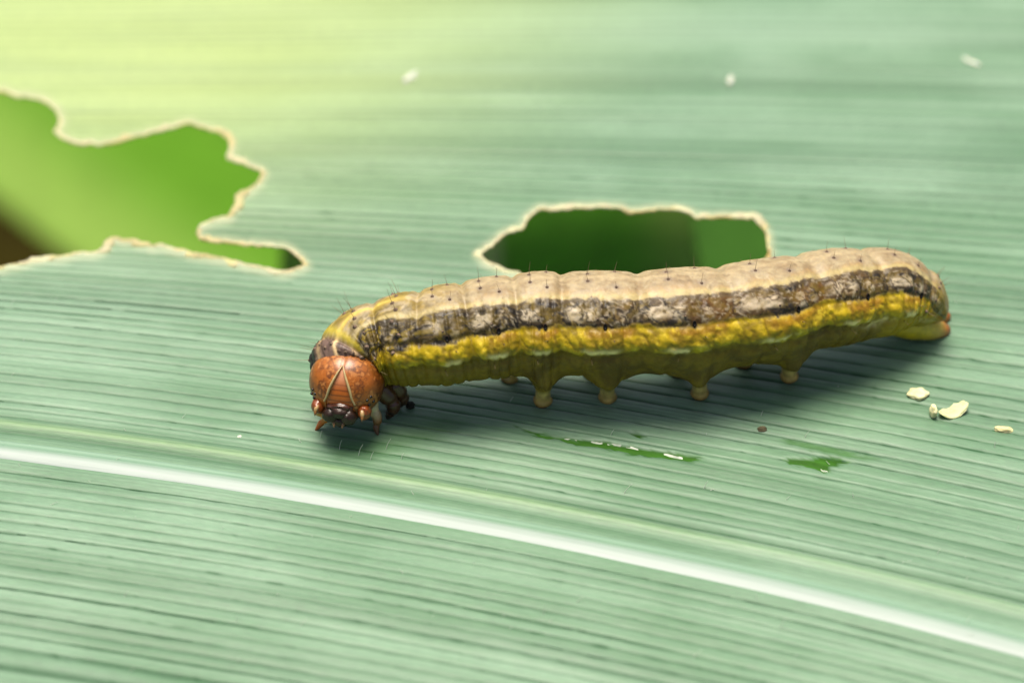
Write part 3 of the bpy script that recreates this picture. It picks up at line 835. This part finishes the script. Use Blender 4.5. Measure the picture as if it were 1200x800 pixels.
hc = mix(hc, lin(206, 132, 60), .55 * sm(.035, .008, cell) * sm(1.7, .6, np.abs(X_)))
hc = mix(hc, h_br * .45, .55 * sm(1.15, 1.75, np.abs(X_)) )
hc = mix(hc, h_br * .55, .7 * sm(.90, .98, 1 - np.abs(2 * hn2 - 1)) * sm(.3, .6, hn1))
hc = mix(hc, lin(215, 140, 70), .5 * sm(.58, .7, hn2))
tri = sm(.05, -.05, np.abs(X_) - .60 * (.92 - Y_) / 1.75) * (Z_ > 0) * sm(.95, .85, Y_)
tc_ = mix(lin(190, 130, 92)[None, :] * np.ones((len(X_), 1)), lin(186, 96, 28), sm(.5, -.3, Y_))
tc_ = mix(tc_, h_br * .7, .6 * sm(.3, .9, np.sin(Y_ * 24 + 2 * hn1)) * sm(.3, -.2, Y_))
hc = mix(hc, tc_, tri)
hc = mix(hc, lin(60, 28, 14), sm(-1.0, -1.35, Y_ + .25 * (hn1 - .5)))
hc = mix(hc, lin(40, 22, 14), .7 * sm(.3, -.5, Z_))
head = obj('head', toW(hl), grid_quads(n1, n2, True), None, M_head, cat, hc)
# pale inverted V on the face
for sgn in (-1, 1):
    pts_ = [(.02 * sgn, .92), (.16 * sgn, .62), (.34 * sgn, .22), (.50 * sgn, -.20), (.60 * sgn, -.56), (.74 * sgn, -.86)]
    P = spline(np.array(pts_), 40)
    P = toW(np.array([head_pt(a, b, .015) for a, b in P]))
    vv, qd = tube(P, np.interp(np.linspace(0, 1, 40), [0, .2, .6, 1], [.02, .045, .06, .035]), 10)
    obj('face_line', vv, qd, None, M_cream, head)
# stemmata
for sgn in (-1, 1):
    for (ex, ey) in ((1.30, -.62), (1.45, -.45), (1.55, -.70), (1.38, -.86), (1.20, -.95)):
        n_ = 8
        c0 = head_pt(ex * sgn * .97, ey, 0.0)
        la_ = np.linspace(.01, np.pi - .01, n_)[:, None]; lo2 = np.linspace(0, 2 * np.pi, 12, endpoint=False)[None, :]
        sp = np.stack([np.sin(la_) * np.cos(lo2), np.sin(la_) * np.sin(lo2), np.cos(la_) + 0 * lo2], -1).reshape(-1, 3)
        obj('eye', toW(c0 + sp * .075), grid_quads(n_, 12, True), None, M_black, head)
def blob(name, c, rx, ry, rz, mat, parent, col=None, seed=0, nz_=.1, rot=0):
    la_ = np.linspace(.02, np.pi - .02, 26)[:, None]; lo2 = np.linspace(0, 2 * np.pi, 36, endpoint=False)[None, :]
    sp = np.stack([np.sin(la_) * np.cos(lo2), np.sin(la_) * np.sin(lo2), np.cos(la_) + 0 * lo2], -1).reshape(-1, 3)
    k_ = 1 + nz_ * (fbm(sp[:, 0] * 2 + 9, sp[:, 1] * 2 + seed, sp[:, 2] * 2, 110) - .5) * 2
    p = sp * np.array([rx, ry, rz]) * k_[:, None]
    cr, sr = math.cos(rot), math.sin(rot)
    p = np.stack([p[:, 0] * cr - p[:, 1] * sr, p[:, 0] * sr + p[:, 1] * cr, p[:, 2]], 1) + np.array(c)
    cc = None if col is None else np.broadcast_to(col, (len(p), 3)) * (.6 + .8 * fbm(p[:, 0] * 4, p[:, 1] * 4, p[:, 2] * 4, 113))[:, None]
    return obj(name, toW(p), grid_quads(26, 36, True), None, mat, parent, cc)
zf = head_pt(0, -1.0)[2]
blob('clypeus', (-.02, -1.10, zf - .14), .66, .26, .36, M_limb, head, lin(66, 34, 18), 1, .25)
blob('labrum', (0.02, -1.34, zf - .08), .48, .30, .34, M_dark, head, None, 2)
for sgn in (-1, 1):
    blob('mandible', (.42 * sgn, -1.50, zf - .22), .44, .40, .40, M_dark, head, None, 3 + sgn, .15, rot=-.5 * sgn)
    blob('cheek', (1.12 * sgn, -1.22, zf - .48), .34, .40, .45, M_limb, head, lin(128, 62, 22), 5 + sgn, .15)
blob('labium', (0, -1.78, zf - .45), .45, .34, .42, M_dark, head, None, 8, .2)
for sgn in (-1, 1):
    P = toW(np.array([(.20 * sgn, -1.75, zf - .2), (.22 * sgn, -1.92, zf - .12), (.20 * sgn, -2.06, zf - .08)]))
    vv, qd = tube(P, [.10, .075, .04], 10); obj('palp', vv, qd, None, M_limb, head, np.broadcast_to(lin(120, 84, 50), (len(vv), 3)))
    # antenna: cream base, brown tip
    P = toW(np.array([(1.02 * sgn, -1.02, zf - .36), (1.10 * sgn, -1.22, zf - .10), (1.13 * sgn, -1.36, zf - .04), (1.14 * sgn, -1.52, zf - .02), (1.14 * sgn, -1.64, zf + .0)]))
    P = spline(P, 24); vv, qd = tube(P, np.interp(np.linspace(0, 1, 24), [0, .45, .5, .8, .85, 1], [.12, .10, .085, .065, .035, .015]), 12)
    cc = np.repeat(leg_cols(28, [(0, lin(150, 112, 66)), (.48, lin(178, 146, 96)), (.55, lin(150, 100, 50)), (1, lin(60, 34, 16))]), 12, 0)
    obj('antenna', vv, qd, None, M_limb, head, cc)

# thoracic legs: three jointed pairs
def true_leg(pts_px, stops, r0=.36):
    P = np.array([at(float(a), float(b), float(z)) for a, b, z in pts_px]); P = spline(P, 40)
    t = np.linspace(0, 1, 40)
    R = np.interp(t, [0, .22, .34, .40, .60, .68, .74, .90, 1], np.array([1.1, 1.0, .72, .86, .72, .50, .55, .30, .08])) * r0
    vv, qd = tube(P, R, 14)
    cc = np.repeat(leg_cols(44, stops), 14, 0) * (.75 + .5 * vnoise(vv[:, 0] * 5, vv[:, 1] * 5, vv[:, 2] * 5, 120))[:, None]
    obj('thoracic_leg', vv, qd, None, M_limb, cat, cc)
st_o = [(0, lin(205, 190, 150)), (.25, lin(200, 150, 60)), (.5, lin(205, 120, 25)), (.8, lin(170, 80, 15)), (1, lin(60, 30, 10))]
st_c = [(0, lin(215, 200, 165)), (.35, lin(205, 185, 140)), (.55, lin(130, 85, 40)), (.8, lin(90, 55, 30)), (1, lin(40, 22, 10))]
st_d = [(0, lin(90, 60, 30)), (.4, lin(74, 42, 22)), (1, lin(40, 22, 12))]
gz = lambda a, b: ground(a, b)[2]
true_leg([(381, 470, 1.5), (374, 481, 1.25), (384, 487, .95), (376, 496, .45), (369, 505, .03)], st_o, .30)
true_leg([(434, 466, 1.6), (437, 477, 1.25), (442, 490, .75), (441, 501, .35), (443, 511, .03)], st_c, .30)
true_leg([(446, 455, 1.8), (457, 467, 1.25), (461, 476, .85), (457, 484, .4), (453, 491, .03)], st_d, .46)
true_leg([(462, 450, 1.8), (469, 460, 1.3), (472, 467, .85), (468, 473, .4), (465, 478, .03)], st_d, .40)
true_leg([(400, 470, 1.9), (392, 476, 1.2), (394, 482, .7), (389, 486, .3), (386, 489, .03)], st_d, .36)
true_leg([(430, 450, 1.9), (424, 456, 1.2), (426, 462, .7), (422, 466, .3), (420, 468, .03)], st_d, .36)

# ------------------------------------------------------------------ crumbs and specks lying on the leaf
def crumb(name, label, catg, px, py, wpx, hpx, c0, seed, rot=0.0, thick=.35, group=None, curl=0.0, amp=.38):
    p0 = ground(px, py); mm = 1 / (FPX / DIST)
    rx = .9 * wpx * mm / 2; ry = .9 * hpx * mm / 2 / math.sin(ELEV) * .85
    la_ = np.linspace(.02, np.pi - .02, 22)[:, None]; lo2 = np.linspace(0, 2 * np.pi, 32, endpoint=False)[None, :]
    sp = np.stack([np.sin(la_) * np.cos(lo2), np.sin(la_) * np.sin(lo2), np.cos(la_) + 0 * lo2], -1).reshape(-1, 3)
    k_ = 1 + amp * 2 * (fbm(sp[:, 0] * 2.1 + seed * 3.1, sp[:, 1] * 2.1 + seed, sp[:, 2] * 2.1, 130, 4) - .5)
    p = sp * k_[:, None] * np.array([rx, ry, thick])
    p[:, 2] += curl * (p[:, 0] / rx) ** 2 + curl * .3 * (p[:, 0] / rx)
    cr, sr = math.cos(rot), math.sin(rot)
    p = np.stack([p[:, 0] * cr - p[:, 1] * sr, p[:, 0] * sr + p[:, 1] * cr, p[:, 2]], 1)
    p[:, 2] -= p[:, 2].min() + .06
    p += p0
    cc = np.broadcast_to(c0, (len(p), 3)) * (.7 + .6 * fbm(p[:, 0] * 2.5, p[:, 1] * 2.5, p[:, 2] * 2.5, 133))[:, None]
    o = obj(name, p, grid_quads(22, 32, True), None, M_crumb, None, cc, org=p0)
    tag(o, label, catg, group)
cy = lin(238, 232, 180) * .9; cw = lin(240, 244, 225) * .70
crumb('leaf_crumb', 'chunky pale yellow leaf crumb behind the curled flake', 'crumb', 1075, 465, 26, 15, cy, 1, .1, .22)
crumb('leaf_crumb', 'curled pale yellow-green flake lying on the leaf', 'crumb', 1117, 485, 38, 17, lin(228, 230, 172) * .8, 2, .45, .15, curl=.30)
crumb('leaf_crumb', 'tiny upright pale chip beside the curled flake', 'crumb', 1093, 488, 9, 12, cy, 3, .2, .36)
crumb('leaf_crumb', 'flat cream sliver lying apart, past the curled flake', 'crumb', 1176, 505, 24, 8, lin(236, 226, 170) * .8, 4, -.1, .16)
crumb('white_speck', 'blurred white speck on the yellowish stretch of leaf above the holes', 'speck', 481, 93, 34, 7, cw, 5, .95, .14, amp=.7)
crumb('white_speck', 'blurred white speck on the leaf straight beyond the smaller hole', 'speck', 856, 97, 24, 6, cw, 6, 1.35, .14, amp=.7)
crumb('white_speck', 'blurred white speck on the far leaf, beyond the tail end', 'speck', 1138, 75, 28, 6, cw, 7, -.8, .12, amp=.7)
crumb('white_speck', 'tiny white dot beside the leaf lip in front of the head', 'speck', 281, 513, 6, 4, cw, 8, 0, .1)
crumb('dropping', 'small brown grain between the body and the torn green mark', 'dropping', 893, 505, 12, 6, lin(92, 84, 60), 9, 0, .16)
crumb('dropping', 'round dark pellet on the leaf just behind the head', 'dropping', 481, 479, 11, 7, lin(34, 34, 22), 10, 0, .22)
for ob_ in bpy.data.objects:
    if '_org' in ob_: del ob_['_org']
